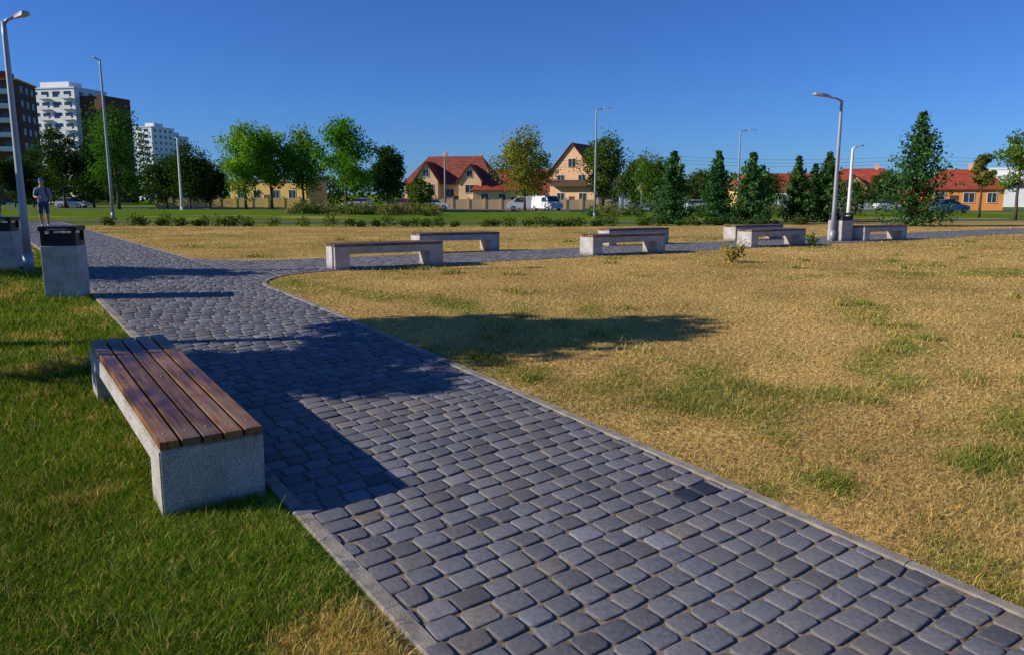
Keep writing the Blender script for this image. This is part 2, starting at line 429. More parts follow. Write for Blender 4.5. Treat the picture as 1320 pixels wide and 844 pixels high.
# extra for the lush left side
n2=230000
ey=sampY(n2,2.0,13,1.2);et=T0-.085-rng.random(n2)**1.2*(1.2+.32*ey)+rng.normal(0,.012,n2)
es=(ey-et*NY)/MY;ex=et*NX+es*MX
rag=.05*(fbm(ex,ey,.28,44)-.45)*2;ex=ex+rag*NX;ey=ey+rag*NY
px=np.concatenate([px,ex]);py=np.concatenate([py,ey]);t=np.concatenate([t,et])
left=t<2.4
cl=fbm(px,py,.35,30)
h=np.where(left,.035+.055*rng.random(len(px))*(.2+1.7*cl),.018+.030*rng.random(len(px))*(.4+1.1*cl))
g,_=greenmask(px,py)
h*=np.where(left,1,1+.8*g)
tall=rng.random(len(px))<.012;h=np.where(tall,h*1.9,h)
w=np.where(left,.0042,.0034)*np.maximum(1,py/4.2)
lean=np.where(left,.25+.75*rng.random(len(px)),.5+.75*rng.random(len(px)))
col=lawncol(px,py)
lf=(left&(rng.random(len(px))<.11));col[lf]=np.array([.50,.40,.13])*(.5+.8*rng.random((lf.sum(),1)))
fl=(rng.random(len(px))<.0005)&left;col[fl]=(.7,.7,.66)
h=np.where(fl,.06,h);w=np.where(fl,.012,w)
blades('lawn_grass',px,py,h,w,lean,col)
# straggly clumps of taller grass
cxs=[];
for k in range(480):
    yy=float(sampY(1,3,24)[0]);xx=random.uniform(-.7,.7)*yy
    if onpath(np.array([xx]),np.array([yy]),.15)[0]:continue
    gm=greenmask(np.array([xx]),np.array([yy]))[0][0]
    if random.random()<.25+gm: cxs.append((xx,yy))
for xx,yy in ((-1.75,3.75),(-1.6,3.9),(-1.35,4.15),(-1.95,3.85),(-1.3,4.2),(-1.0,3.7),(-.85,3.5),(1.95,4.55),(2.9,4.75),(3.05,4.85),(3.2,5.0),(1.5,4.4),(-5.75,10.15),(-6.1,10.1),(-6.3,10.25)): cxs+= [(xx,yy)]*2
P=[];
for xx,yy in cxs:
    k=90;r_=.05+.08*random.random()
    P.append(np.stack([rng.normal(xx,r_,k),rng.normal(yy,r_,k)],1))
P=np.concatenate(P);ok=~onpath(P[:,0],P[:,1],.05);P=P[ok];n=len(P)
col=lawncol(P[:,0],P[:,1]);gg=rng.random((n,1))<.6
col=np.where(gg,np.array([[.19,.27,.038]])*(.6+.7*rng.random((n,1))),col)
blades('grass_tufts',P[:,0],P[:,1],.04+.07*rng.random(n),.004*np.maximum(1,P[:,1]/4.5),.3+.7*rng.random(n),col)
# ------------------------------------------------------------ leaf clouds
def leafquads(P,size,col,flat_=0.):
    n=len(P);a=rng.normal(size=(n,3));a/=np.linalg.norm(a,axis=1)[:,None]
    b=rng.normal(size=(n,3));b[:,2]*=(1-flat_);b-=a*(a*b).sum(1)[:,None];b/=np.linalg.norm(b,axis=1)[:,None]
    s_=(size*(.6+.8*rng.random(n)))[:,None]
    V=np.stack([P-a*s_*.5,P+b*s_*.33+a*s_*.05,P+a*s_*.5,P-b*s_*.33],1)
    F=np.arange(4*n).reshape(-1,4)
    return V.reshape(-1,3),F,np.repeat(col,4,0)
def leaf_tree(name,x,y,h,w,trunk=.25,col=(.07,.13,.025),n=5000,leaf=.2,k=46,seed=0,top=1.):
    rs=np.random.default_rng(seed+100);rd=random.Random(seed)
    z0=zf(x,y);e=empty(name,(x,y,z0-.03),(0,0,rd.random()*6))
    th=h*trunk;cz=th+(h-th)*.47;rz=(h-th)*.5;rw=w/2
    cl=[]
    while len(cl)<k:
        p=rs.normal(size=3);p/=np.linalg.norm(p);p*=rs.random()**.4
        zz=p[2];prof=1-.3*max(0,zz)*top-.05*max(0,-zz)
        cl.append((p[0]*rw*.84*prof*(.85+.3*rs.random()),p[1]*rw*.84*prof,cz+zz*rz*.86))
    cl=np.array(cl)
    cr=rw*(.20+.26*rs.random(k));cb=.6+.75*rs.random(k)
    idx=rs.integers(0,k,n)
    d=rs.normal(size=(n,3));d/=np.linalg.norm(d,axis=1)[:,None];d*=(rs.random(n)**.45)[:,None]
    P=cl[idx]+d*cr[idx][:,None]*np.array([1.1,1.1,.95])+rs.normal(0,.035*w,(n,3))*(rs.random((n,1))<.3)
    c=np.array(col)[None]*cb[idx][:,None]*(.72+.56*rs.random((n,1)))
    c=c*np.concatenate([.85+.4*rs.random((n,1)),np.ones((n,1)),np.ones((n,1))*.9],1)
    V,F,C=leafquads(P,leaf,c)
    rawmesh('leaves',V,F,M_leaf,C,e)
    bm=bmesh.new();r0=.014*h+.02
    pts=[(0,0,0),(r0*.3,0,th*.5),(0,r0*.2,th),(r0,0,th+(h-th)*.35),(0,0,h*.86)]
    addtube(bm,pts,[r0*1.3,r0*1.0,r0*.85,r0*.5,r0*.12],8)
    for q in range(min(k,16)):
        c_=Vector(cl[q]);f_=min(.95,max(.15,(c_.z-th)/(h-th)*.7));a_=Vector((0,0,th*.9+(h*.86-th)*f_*.8))
        m_=a_.lerp(c_,.5)+Vector((0,0,-.03*h))
        addtube(bm,[a_,m_,c_],[r0*.35,r0*.22,r0*.08],5)
    bmobj('trunk_and_limbs',bm,M_bark,e,True);return e
def conifer(name,x,y,h,w,col=(.035,.075,.03),seed=0,lv=22,nb=8,nn=26,leaf=.12):
    rs=np.random.default_rng(seed+500);e=empty(name,(x,y,zf(x,y)-.02))
    P=[];cc=[];bm=bmesh.new();r0=.012*h+.02
    addtube(bm,[(0,0,0),(0,.01,h*.5),(.01,0,h)],[r0*1.3,r0*.8,.006],7)
    for l in range(lv):
        f=l/(lv-1);zz=h*(.04+.95*f)
        for b in range(nb if f<.8 else 4):
            a=rs.random()*6.283;L=(w/2)*((1-f)**.85*.97+.03)*(.50+.75*rs.random())
            if f<.1:L*=.85
            q=np.linspace(.12,1,nn)+rs.normal(0,.03,nn)
            rise=L*(.05+.38*f+.15*rs.random())
            bx=np.cos(a)*L*q;by=np.sin(a)*L*q;bz=zz+rise*q**1.6-L*.10*np.sin(q*3.1)
            sp=.10*w*(.35+.65*np.sin(np.clip(q,0,1)*2.6))*(.45+.55*(1-f))
            P.append(np.stack([bx+rs.normal(0,1,nn)*sp*.5,by+rs.normal(0,1,nn)*sp*.5,bz+rs.normal(0,1,nn)*sp*.35],1))
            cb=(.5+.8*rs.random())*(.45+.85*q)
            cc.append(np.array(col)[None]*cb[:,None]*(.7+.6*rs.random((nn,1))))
            if b<4: addtube(bm,[(0,0,zz),(np.cos(a)*L*.6,np.sin(a)*L*.6,zz+rise*.3)],[.012*h*.5,.004],4)
    P=np.concatenate(P);C=np.concatenate(cc)
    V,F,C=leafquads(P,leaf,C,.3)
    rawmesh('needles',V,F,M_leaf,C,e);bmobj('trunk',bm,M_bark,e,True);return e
def U(u,Y): return (u-660)/1022.*Y
# shade trees standing outside the frame on the left
leaf_tree('shade_tree',-7.0,6.1,3.5,1.9,.52,n=5000,leaf=.14,seed=1,k=26)
leaf_tree('shade_tree',-7.2,7.35,4.9,2.0,.50,n=6000,leaf=.15,seed=5,k=32)
leaf_tree('shade_tree',-12.2,12.0,3.9,2.0,.55,n=4200,leaf=.14,seed=2,k=22)
mg=(.17,.33,.03)
for k,(u,Yd,h,w,c,tr) in enumerate([(316,96,11.8,7.0,mg,.13),(350,99,11.2,6.2,mg,.13),(391,100,10.8,6.8,(.15,.29,.03),.15),(446,94,11.4,7.8,(.11,.26,.02),.13),(500,98,9.0,4.6,(.055,.115,.03),.1),
    (676,100,11.2,8.4,(.24,.26,.05),.15),(778,100,10.6,6.6,(.10,.17,.04),.12),(846,70,6.0,5.0,(.09,.17,.035),.1),(822,92,6.6,5.0,(.08,.14,.04),.12),
    (152,98,14.0,8.4,(.06,.15,.025),.12),(82,112,12.0,7.6,(.03,.07,.018),.12),(244,108,9.0,7.0,(.04,.085,.02),.1),(214,112,8.0,6.5,(.04,.085,.02),.1),(270,114,7.6,6.,(.045,.09,.022),.1),(120,120,11.0,7.0,(.035,.08,.02),.12),
    (42,122,9,7,(.035,.08,.02),.12),(18,118,8,6,(.03,.07,.02),.12),(1265,60,5.4,1.8,(.19,.20,.05),.3),(1312,52,6.3,3.2,(.13,.22,.04),.25),(541,90,4.2,3.6,(.09,.16,.03),.06),(1140,110,5.5,5,(.08,.13,.04),.1),(905,115,6,6.5,(.08,.13,.04),.1),(1105,70,3.4,3.4,(.08,.14,.04),.08),(985,118,6,6,(.06,.11,.035),.1)]):
    leaf_tree('deciduous_tree',U(u,Yd),Yd,h,w,tr,c,n=8500 if w>4 else 3000,leaf=.28 if Yd>80 else .18,seed=10+k,k=52 if w>4 else 24)
for k,(u,Yd,h,w,c) in enumerate([(1183,38,5.3,4.2,(.07,.16,.05)),(868,42,3.75,2.8,(.06,.145,.05)),(925,45,3.95,2.5,(.06,.15,.05)),(969,42,3.7,3.1,(.07,.165,.05)),(1028,46,3.75,2.3,(.09,.165,.05)),(1067,46,4.0,2.7,(.08,.165,.05)),(1050,52,3.6,2.5,(.06,.12,.04))]):
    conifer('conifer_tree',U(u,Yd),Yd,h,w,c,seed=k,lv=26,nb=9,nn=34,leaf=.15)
# distant tree mass
n=30000;tx=(rng.random(n)*2-1)*300;ty=205+rng.random(n)*25
hh=4.0+4.5*fbm(tx,ty*0,14,3)+2*vn(tx,ty*0,5,8)
tz=-1.2+hh*rng.random(n)**.6
cb=(.55+.8*vn(tx,tz*3,4,6))[:,None]
V,F,C=leafquads(np.stack([tx,ty,tz],1),np.full(n,1.3),np.array([[.07,.12,.04]])*cb*(.7+.6*rng.random((n,1))))
rawmesh('distant_trees',V,F,M_leaf,C)
# hedge row of small bushes
P=[];Cc=[]
for k in range(78):
    x_=-19+k*.44+random.uniform(-.2,.2);y_=35.0+.27*x_+1.5+random.uniform(-.25,.25)
    if onpath(np.array([x_]),np.array([y_]),.4)[0] or (k%17 in (4,5)) or random.random()<.12:continue
    r_=random.uniform(.13,.31);m_=210;hz=random.uniform(.8,1.15)
    d=rng.normal(size=(m_,3));d/=np.linalg.norm(d,axis=1)[:,None];d*=(rng.random(m_)**.45)[:,None]*r_*(.8+.5*rng.random((m_,1)))
    P.append(d*np.array([1.3,1.2,hz])+np.array([x_,y_,zf(x_,y_)+r_*.8]));Cc.append(np.array([[.08,.13,.03]])*(.45+1.1*rng.random((m_,1)))*random.uniform(.65,1.35))
V,F,C=leafquads(np.concatenate(P),np.full(sum(len(p) for p in P),.09),np.concatenate(Cc));rawmesh('low_hedge',V,F,M_leaf,C)
# shrub bed further away
P=[];Cc=[]
for k in range(110):
    u=random.uniform(375,560) if k<70 else random.uniform(760,1010);Yd=random.uniform(62,76);x_=U(u,Yd);r_=random.uniform(.3,.75);m_=150
    d=rng.normal(size=(m_,3));d/=np.linalg.norm(d,axis=1)[:,None];d*=(rng.random(m_)**.4)[:,None]*r_
    P.append(d*np.array([1.4,1.4,.9])+np.array([x_,Yd,zf(x_,Yd)+r_*.7]))
    base_=random.choice([(.08,.13,.03),(.15,.17,.05),(.26,.23,.10),(.08,.15,.04)])
    Cc.append(np.array([base_])*(.6+.8*rng.random((m_,1))))
V,F,C=leafquads(np.concatenate(P),np.full(sum(len(p) for p in P),.2),np.concatenate(Cc));rawmesh('shrub_bed',V,F,M_leaf,C)
# sapling in the lawn
def weed(x_,y_,h,seed,c=(.36,.27,.06)):
    e=empty('lawn_sapling',(x_,y_,zf(x_,y_)));rd=random.Random(seed);bm=bmesh.new();P=[]
    for k in range(12):
        a=rd.random()*6.28;l=rd.uniform(.5,1)*h
        tip=Vector((math.cos(a)*h*.75*rd.random(),math.sin(a)*h*.75*rd.random(),l));mid=tip*.5+Vector((0,0,.05))
        addtube(bm,[(0,0,0),mid,tip],[.006,.005,.002],5)
        for q in range(18):
            f_=rd.uniform(.2,1);p=tip*f_;P.append((p.x+rd.gauss(0,.035),p.y+rd.gauss(0,.035),p.z+rd.gauss(0,.03)))
    P=np.array(P);V,F,C=leafquads(P,np.full(len(P),.065),np.array([c])*(.5+rng.random((len(P),1))))
    rawmesh('leaves',V,F,M_leaf,C,e);bmobj('stems',bm,M_bark,e)
weed(4.33,15.4,.52,1);weed(8.0,20.9,.35,2,(.10,.18,.04))
# ------------------------------------------------------------ benches
def bench(x,y,ang,L,W,H=.45):
    dx,dy=math.cos(R(ang)),math.sin(R(ang))
    za=zf(x-dx*L/2,y-dy*L/2);zb=zf(x+dx*L/2,y+dy*L/2)
    e=empty('park_bench',(x,y,(za+zb)/2-.005),(0,-math.atan2(zb-za,L),R(ang)))
    bm=bmesh.new();lt=.27;hc=H-.048
    prof=[(-L/2,-.06),(-L/2,hc),(L/2,hc),(L/2,-.06),(L/2-lt,-.06),(L/2-lt,hc-.13),(-L/2+lt,hc-.13),(-L/2+lt,-.06)]
    A=[bm.verts.new((p[0],-W/2,p[1])) for p in prof];Bv=[bm.verts.new((p[0],W/2,p[1])) for p in prof]
    bm.faces.new(A);bm.faces.new(Bv[::-1])
    for k in range(8):bm.faces.new((A[k],A[(k+1)%8],Bv[(k+1)%8],Bv[k]))
    bmesh.ops.recalc_face_normals(bm,faces=bm.faces)
    bmesh.ops.bevel(bm,geom=list(bm.edges),offset=.008,segments=2,affect='EDGES')
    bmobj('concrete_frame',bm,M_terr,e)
    bm=bmesh.new();ns=5;g=.016;sw=(W-.012-g*(ns-1))/ns
    for k in range(ns):
        y0=-W/2+.006+k*(sw+g);dz=random.uniform(-.002,.002);ex=random.uniform(-.004,.004)
        addbox(bm,(-L/2-.006+ex,y0,hc+.002+dz),(L/2+.006+ex,y0+sw,hc+.05+dz),.005)
    bmobj('seat_slats',bm,M_wood,e)
    bm=bmesh.new()
    for q in (-L/2+.14,0,L/2-.14):
        for k in range(ns):
            yc=-W/2+.006+k*(sw+g)+sw/2;addellip(bm,(q,yc,hc+.051),(.008,.008,.003),u=8,v=5)
    bmobj('screws',bm,M_galv,e)
bench(-2.43,5.27,124.9,2.66,.56)
for x_,y_ in ((-2.33,14.45),(-1.33,18.6),(2.55,17.95),(3.35,21.6),(6.95,21.0),(7.5,24.4),(11.25,24.1)):
    bench(x_,y_,31,2.1,.5,.46)
# ------------------------------------------------------------ bins
def bin_(x,y,ang,H=.97,W=.44):
    e=empty('litter_bin',(x,y,zf(x,y)-.01),(0,0,R(ang)));w=W/2;hb=H*.74
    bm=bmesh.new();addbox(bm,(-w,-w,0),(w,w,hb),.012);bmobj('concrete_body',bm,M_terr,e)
    bm=bmesh.new();v=w-.012
    addbox(bm,(-v,-v,hb+.001),(v,v,hb+.06),.004)
    for sx in (-1,1):
        for sy in (-1,1):
            a,b=sorted((sx*v,sx*(v-.045)));c,d=sorted((sy*v,sy*(v-.045)));addbox(bm,(a,c,hb+.055),(b,d,H-.055))
    addbox(bm,(-w-.008,-w-.008,H-.06),(w+.008,w+.008,H),.010)
    addbox(bm,(-v+.03,-v+.03,hb+.05),(v-.03,v-.03,H-.10),.004)
    bmobj('metal_hood',bm,M_black,e)
    bm=bmesh.new();addbox(bm,(-w*.55,-w-.014,H-.045),(w*.55,-w-.0085,H-.030));bmobj('ashtray_rim',bm,M_galv,e)
bin_(-5.98,10.45,14);bin_(-8.62,13.3,14,.9,.42);bin_(9.85,23.6,30,.85,.5);bin_(-16.8,25.5,20,.9)
# ------------------------------------------------------------ lamps
def lamp(name,x,y,h,armdir,arm=.85,r=.055,mat_=M_galv,rise=.12,up=.25):
    e=empty(name,(x,y,zf(x,y)-.02),(0,0,R(armdir)))
    bm=bmesh.new();addtube(bm,[(0,0,0),(0,0,h*.25),(0,0,h-up),(0,0,h-.02)],[r*1.25,r*1.05,r*.72,r*.62],12)
    addtube(bm,[(0,0,0),(0,0,.03)],[r*2.6,r*2.6],12);addtube(bm,[(0,0,.03),(0,0,.35)],[r*1.5,r*1.42],12)
    for a in range(4):
        q=a*math.pi/2+.78;addtube(bm,[(math.cos(q)*r*2.1,math.sin(q)*r*2.1,.02),(math.cos(q)*r*2.1,math.sin(q)*r*2.1,.07)],[.012,.012],6)
    bmobj('pole',bm,mat_,e)
    bm=bmesh.new();addtube(bm,[(0,0,h-.06),(arm*.18,0,h+rise*.1),(arm*.5,0,h+rise*.5)],[r*.55,r*.5,r*.45],8);bmobj('arm',bm,mat_,e,True)
    bm=bmesh.new();hw=.10*max(1,arm/.85)
    a0,a1=arm*.42,arm;sec=[(a0,.035,.03),(a0+.1,hw*.8,.05),(a0+(a1-a0)*.6,hw,.05),(a1-.03,hw*.8,.035),(a1,hw*.4,.015)]
    rr=[]
    for X_,w_,t_ in sec:
        zc=h+rise*(X_/arm);rr.append([bm.verts.new((X_,yy,zz)) for yy,zz in ((-w_,zc-.02),(-w_*.7,zc+t_),(w_*.7,zc+t_),(w_,zc-.02))])
    for p,q in zip(rr,rr[1:]):
        for k in range(4):bm.faces.new((p[k],p[(k+1)%4],q[(k+1)%4],q[k]))
    bm.faces.new(rr[0]);bm.faces.new(rr[-1]);bmobj('luminaire',bm,M_lampw,e)
    return e
lamp('park_lamp',9.55,23.4,4.12,195,.95,.06)
lamp('park_lamp',-8.05,13.0,4.02,15,.38,.055)
lamp('park_lamp',17.9,42,4.0,20,.7,.09,M_white)
lamp('street_lamp',U(767,60),60,8.0,10,1.2,.075)
lamp('street_lamp',U(143,45),45,8.7,200,.35,.075)
lamp('street_lamp',U(951,84),84,8.6,15,1.9,.09)
lamp('street_lamp',U(233,90),90,8.0,180,.5,.12,M_white)
# power line
bm=bmesh.new()
for yy,za,zb_ in ((118,6.6,6.9),(118,7.1,7.4),(119,6.2,6.4)):
    pts=[]
    for k in range(25):
        u=k/24.;x_=-10+u*105;seg=(u*3)%1;pts.append((x_,yy,za+(zb_-za)*u-.5*4*seg*(1-seg)))
    addtube(bm,pts,[.022]*25,4)
pw=bmobj('power_line',bm,M_black)
for x_ in (-10,25,60,95):
    e=empty('utility_pole',(x_,118.5,zf(x_,118.5)));bm=bmesh.new()
    addtube(bm,[(0,0,0),(0,0,8.1)],[.16,.1],8);addbox(bm,(-.06,-.9,7.4),(.06,.9,7.5));bmobj('pole',bm,M_side,e)
# ------------------------------------------------------------ traffic sign
e=empty('traffic_sign',(U(827,70),70,zf(11,70)))
bm=bmesh.new();addtube(bm,[(0,0,0),(0,0,2.75)],[.035,.035],8);bmobj('post',bm,M_galv,e)
M_yel=simple('sign_yellow',(.8,.5,.03),.5,var=.03);
for nm,sz,yy,m_ in (('plate_white',.46,-.04,M_white),('plate_yellow',.34,-.062,M_yel)):
    bm=bmesh.new();vs=[bm.verts.new((a*sz,yy+d,2.35+b*sz)) for d in (0,.02) for a,b in ((0,-1),(1,0),(0,1),(-1,0))]
    bm.faces.new(vs[:4]);bm.faces.new(vs[4:][::-1])
    for k in range(4):bm.faces.new((vs[k],vs[(k+1)%4],vs[4+(k+1)%4],vs[4+k]))
    bmobj(nm,bm,m_,e)
# ------------------------------------------------------------ houses
def rooft(name,c):
    m,nt,b=newmat(name);tc=N(nt,'ShaderNodeTexCoord')
    w=N(nt,'ShaderNodeTexWave');w.wave_type='BANDS';w.bands_direction='Z';w.inputs['Scale'].default_value=2.2;w.inputs['Distortion'].default_value=.6
    nt.links.new(tc.outputs['Object'],w.inputs['Vector'])
    n=N(nt,'ShaderNodeTexNoise');n.inputs['Scale'].default_value=1.5;n.inputs['Detail'].default_value=6;nt.links.new(tc.outputs['Object'],n.inputs['Vector'])
    a=ramp(nt,n.outputs[0],[(.3,tuple(q*.65 for q in c)),(.7,tuple(q*1.3 for q in c))])
    b_=ramp(nt,w.outputs[0],[(0,(.7,.7,.7)),(1,(1.1,1.1,1.1))]);nt.links.new(mixc(nt,a,b_,1.,'MULTIPLY'),b.inputs['Base Color']);b.inputs['Roughness'].default_value=.8;return m
M_rr=rooft('red_roof_tiles',(.38,.06,.028));M_rd=rooft('dark_roof_tiles',(.26,.055,.03))
M_peach=simple('peach_render',(.80,.52,.28),.85,var=.06,scale=.4);M_yelw=simple('yellow_render',(.80,.52,.16),.85,var=.06,scale=.4)
M_sal=simple('salmon_render',(.78,.46,.25),.85,var=.06,scale=.4);M_or=simple('orange_render',(.72,.28,.07),.85,var=.08,scale=.3);M_brown=simple('brown_cladding',(.13,.055,.035),.8,var=.1,scale=.3)
M_frame=simple('window_frame',(.6,.6,.58),.6);M_wd=simple('dark_timber',(.10,.05,.03),.7)
def roof_gable(bm,x0,x1,y0,y1,z,h,ov=.4,axis='x',hip=0.,th=.15):
    x0-=ov;x1+=ov;y0-=ov;y1+=ov
    if axis=='x':
        r0,r1=(x0+hip,(y0+y1)/2),(x1-hip,(y0+y1)/2);c=[(x0,y0),(x1,y0),(x1,y1),(x0,y1)]
        fi=((0,1,5,4),(2,3,4,5),(3,0,4),(1,2,5))
    else:
        r0,r1=((x0+x1)/2,y0+hip),((x0+x1)/2,y1-hip);c=[(x0,y0),(x1,y0),(x1,y1),(x0,y1)]
        fi=((3,0,4,5),(1,2,5,4),(0,1,4),(2,3,5))
    slope=h/((y1-y0)/2 if axis=='x' else (x1-x0)/2);z-=ov*slope*.6
    v=[bm.verts.new((a,b,z)) for a,b in c]+[bm.verts.new((*r0,z+h)),bm.verts.new((*r1,z+h))]
    lo=[bm.verts.new((a,b,z-th)) for a,b in c]+[bm.verts.new((*r0,z+h-th)),bm.verts.new((*r1,z+h-th))]
    for f in fi:
        if len(f)==4 or hip>0: bm.faces.new([v[k] for k in f]);bm.faces.new([lo[k] for k in f][::-1])
    for a,b in ((0,1),(1,2),(2,3),(3,0)):
        if hip==0 and ((axis=='x' and (a,b) in ((1,2),(3,0))) or (axis=='y' and (a,b) in ((0,1),(2,3)))):
            tip={('x',1):5,('x',3):4,('y',0):4,('y',2):5}[(axis,a)]
            bm.faces.new((v[a],v[tip],lo[tip],lo[a]));bm.faces.new((v[tip],v[b],lo[b],lo[tip]))
        else: bm.faces.new((v[a],v[b],lo[b],lo[a]))
def house(name,x,y,rot,vols,wallm,roofm,wins,door=None,chim=()):
    e=empty(name,(x,y,zf(x,y)-.05),(0,0,R(rot)))
    bw=bmesh.new();br=bmesh.new()
    for x0,x1,y0,y1,wh,rh,ax_,hp in vols:
        addbox(bw,(x0,y0,-.5),(x1,y1,wh))
        if rh:
            if hp==0:
                if ax_=='x': ends=[[(x0,y0,wh),(x0,y1,wh),(x0,(y0+y1)/2,wh+rh*.93)],[(x1,y0,wh),(x1,y1,wh),(x1,(y0+y1)/2,wh+rh*.93)]]
                else: ends=[[(x0,y0,wh),(x1,y0,wh),((x0+x1)/2,y0,wh+rh*.93)],[(x0,y1,wh),(x1,y1,wh),((x0+x1)/2,y1,wh+rh*.93)]]
                for t_ in ends:bw.faces.new([bw.verts.new(p) for p in t_])
            roof_gable(br,x0,x1,y0,y1,wh+.12,rh,axis=ax_,hip=hp)
        else: addbox(br,(x0-.15,y0-.15,wh+.002),(x1+.15,y1+.15,wh+.35))
    bmobj('walls',bw,wallm,e);bmobj('roof',br,roofm,e)
    bg=bmesh.new();bf=bmesh.new()
    for yv,xc,zc,w,h in wins:
        addbox(bg,(xc-w/2,yv-.03,zc-h/2),(xc+w/2,yv+.05,zc+h/2))
        t_=.07
        addbox(bf,(xc-w/2-t_,yv-.06,zc+h/2),(xc+w/2+t_,yv+.02,zc+h/2+t_));addbox(bf,(xc-w/2-t_,yv-.10,zc-h/2-t_),(xc+w/2+t_,yv+.02,zc-h/2))
        for sx in (-1,1):
            a,b=sorted((xc+sx*w/2,xc+sx*(w/2+t_)));addbox(bf,(a,yv-.06,zc-h/2),(b,yv+.02,zc+h/2))
        addbox(bf,(xc-.025,yv-.05,zc-h/2),(xc+.025,yv-.031,zc+h/2))
    bmobj('windows',bg,M_glass,e);bmobj('window_frames',bf,M_frame,e)
    if door: box('door',(door[1]-.5,door[0]-.05,0),(door[1]+.5,door[0]+.04,2.1),M_wd,e)
    for k,(cx_,cy_,cz_) in enumerate(chim): box('chimney',(cx_-.3,cy_-.3,2),(cx_+.3,cy_+.3,cz_),M_sal,e)
    return e
Yh=138
house('red_roof_house',U(578,Yh),Yh,-12,[(-8,8,0,9,4.3,4.9,'x',3.5),(-5.6,-1.4,-1.6,3,4.6,3.6,'y',0),(2.2,6.2,-1.2,3,4.6,3.1,'y',0)],M_peach,M_rd,
  [(-1.6,-4.5,3.4,.9,1.3),(-1.6,-2.6,3.4,.9,1.3),(-1.6,-3.5,6.0,1,1.1),(-1.2,4.2,3.3,1.6,1.3),(-1.2,4.2,5.8,.9,1),(0,-7,2.4,1,1.3),(0,.3,2.6,1.4,1.3),(0,7,2.4,1,1.3),(-1.6,-3.5,1.2,2.,1.3)],(0,1.4),[(-2,5,9.9),(4.5,5.5,9.4)])
house('peach_house',U(655,Yh-3),Yh-3,4,[(-6,5,0,8,3.2,2.5,'x',2.4)],M_peach,M_rr,[(0,-4,1.9,1.1,1.3),(0,-1,1.9,1.1,1.3),(0,3,1.9,1.1,1.3)],(0,1),[(1,4,6.4)])
house('gable_house',U(737,132),132,-28,[(-4,4,0,11,6.0,5.0,'y',0),(-7.6,-4,2,9,3.2,2.3,'x',0)],M_sal,M_rd,
  [(0,-2,2.0,1.3,1.3),(0,2,2.0,1.3,1.3),(0,-2,4.8,1.2,1.6),(0,1.8,4.8,1.2,1.6),(0,0,7.6,1.3,1.3),(2,-5.8,1.8,1.2,1.2)],(0,0),[(2.4,6,10.6)])
box('balcony',(-3.4,-1.2,3.75),(3.4,-.003,3.93),M_wd,bpy.data.objects['gable_house']);box('balcony_rail',(-3.4,-1.2,3.935),(3.4,-1.12,4.8),M_wd,bpy.data.objects['gable_house'])
house('yellow_house',U(345,134),134,-12,[(-7,7,0,8,4.2,0,'x',0)],M_yelw,M_side,[(0,-5,2.2,1.2,1.3),(0,-2,2.2,1.2,1.3),(0,1.5,2.2,1.2,1.3),(0,4.5,2.2,1.2,1.3)],(0,-.2))
house('red_roof_house',U(1040,Yh),Yh,-16,[(-6.5,6.5,0,8,3.3,2.9,'x',2.6)],M_white,M_rr,[(0,-4,1.8,1.2,1.3),(0,0,1.8,1.2,1.3),(0,4,1.8,1.2,1.3)],(0,2))
house('red_roof_house',U(1112,128),128,-22,[(-5,5,0,8,3.6,3.1,'x',2.2),(-3.5,.5,-1.5,3,3.6,2.2,'y',0)],M_peach,M_rr,[(-1.5,-1.5,2,1.6,1.3),(0,3,2,1.2,1.3)],(0,1.6),[(2,4,7.4)])
house('orange_house',U(1243,104),104,-24,[(-4.5,4.5,0,8,3.0,2.6,'x',2.2),(-7.5,-4.5,1,7,2.4,1.5,'x',0)],M_or,M_rr,[(0,-2.8,1.8,1.2,1.2),(0,.6,1.8,1.2,1.2),(0,3.2,1.8,1,1.2)],(0,-1.1),[(1,4,6.3)])
house('red_roof_house',U(1000,150),150,5,[(-7,7,0,8,3.6,3.0,'x',2.6)],M_yelw,M_rr,[(0,-3,1.9,1.2,1.3),(0,3,1.9,1.2,1.3)])
house('red_roof_house',U(815,146),146,5,[(-6,6,0,8,3.4,2.6,'x',2.6)],M_white,M_rd,[(0,-3,1.9,1.2,1.3),(0,3,1.9,1.2,1.3)])
house('white_commercial_building',U(1300,165),165,-25,[(-13,12,0,14,6.4,0,'x',0),(-4,8,1,12,7.8,0,'x',0)],M_white,M_white,[(0,-8,4.5,6,1.2),(0,0,4.5,6,1.2),(0,8,4.5,5,1.2)],(0,4))
house('red_roof_house',U(600,160),160,0,[(-9,22,0,8,4.6,3.0,'x',2.6)],M_peach,M_rr,[(0,16,3,1.2,1.3)])
def wallrun(name,x0,x1,y,h,m,posts=2.5):
    e=empty(name,(0,0,0));bm=bmesh.new();bp=bmesh.new();x_=x0
    while x_<x1:
        z=zf(x_,y);addbox(bm,(x_+.16,y,z-.3),(min(x_+posts,x1)-.16,y+.16,z+h*.9));addbox(bp,(x_-.155,y-.06,z-.3),(x_+.155,y+.24,z+h));addbox(bp,(x_-.2,y-.1,z+h+.002),(x_+.2,y+.28,z+h+.08));x_+=posts
    bmobj('panels',bm,m,e);bmobj('posts',bp,m,e)
wallrun('garden_wall',U(520,122),U(790,122),122,1.7,M_peach);wallrun('garden_wall',U(800,120),U(912,120),120,1.9,M_white)
wallrun('garden_wall',U(985,122),U(1200,122),122,1.5,M_white);wallrun('garden_wall',U(200,124),U(400,124),124,1.6,M_yelw)
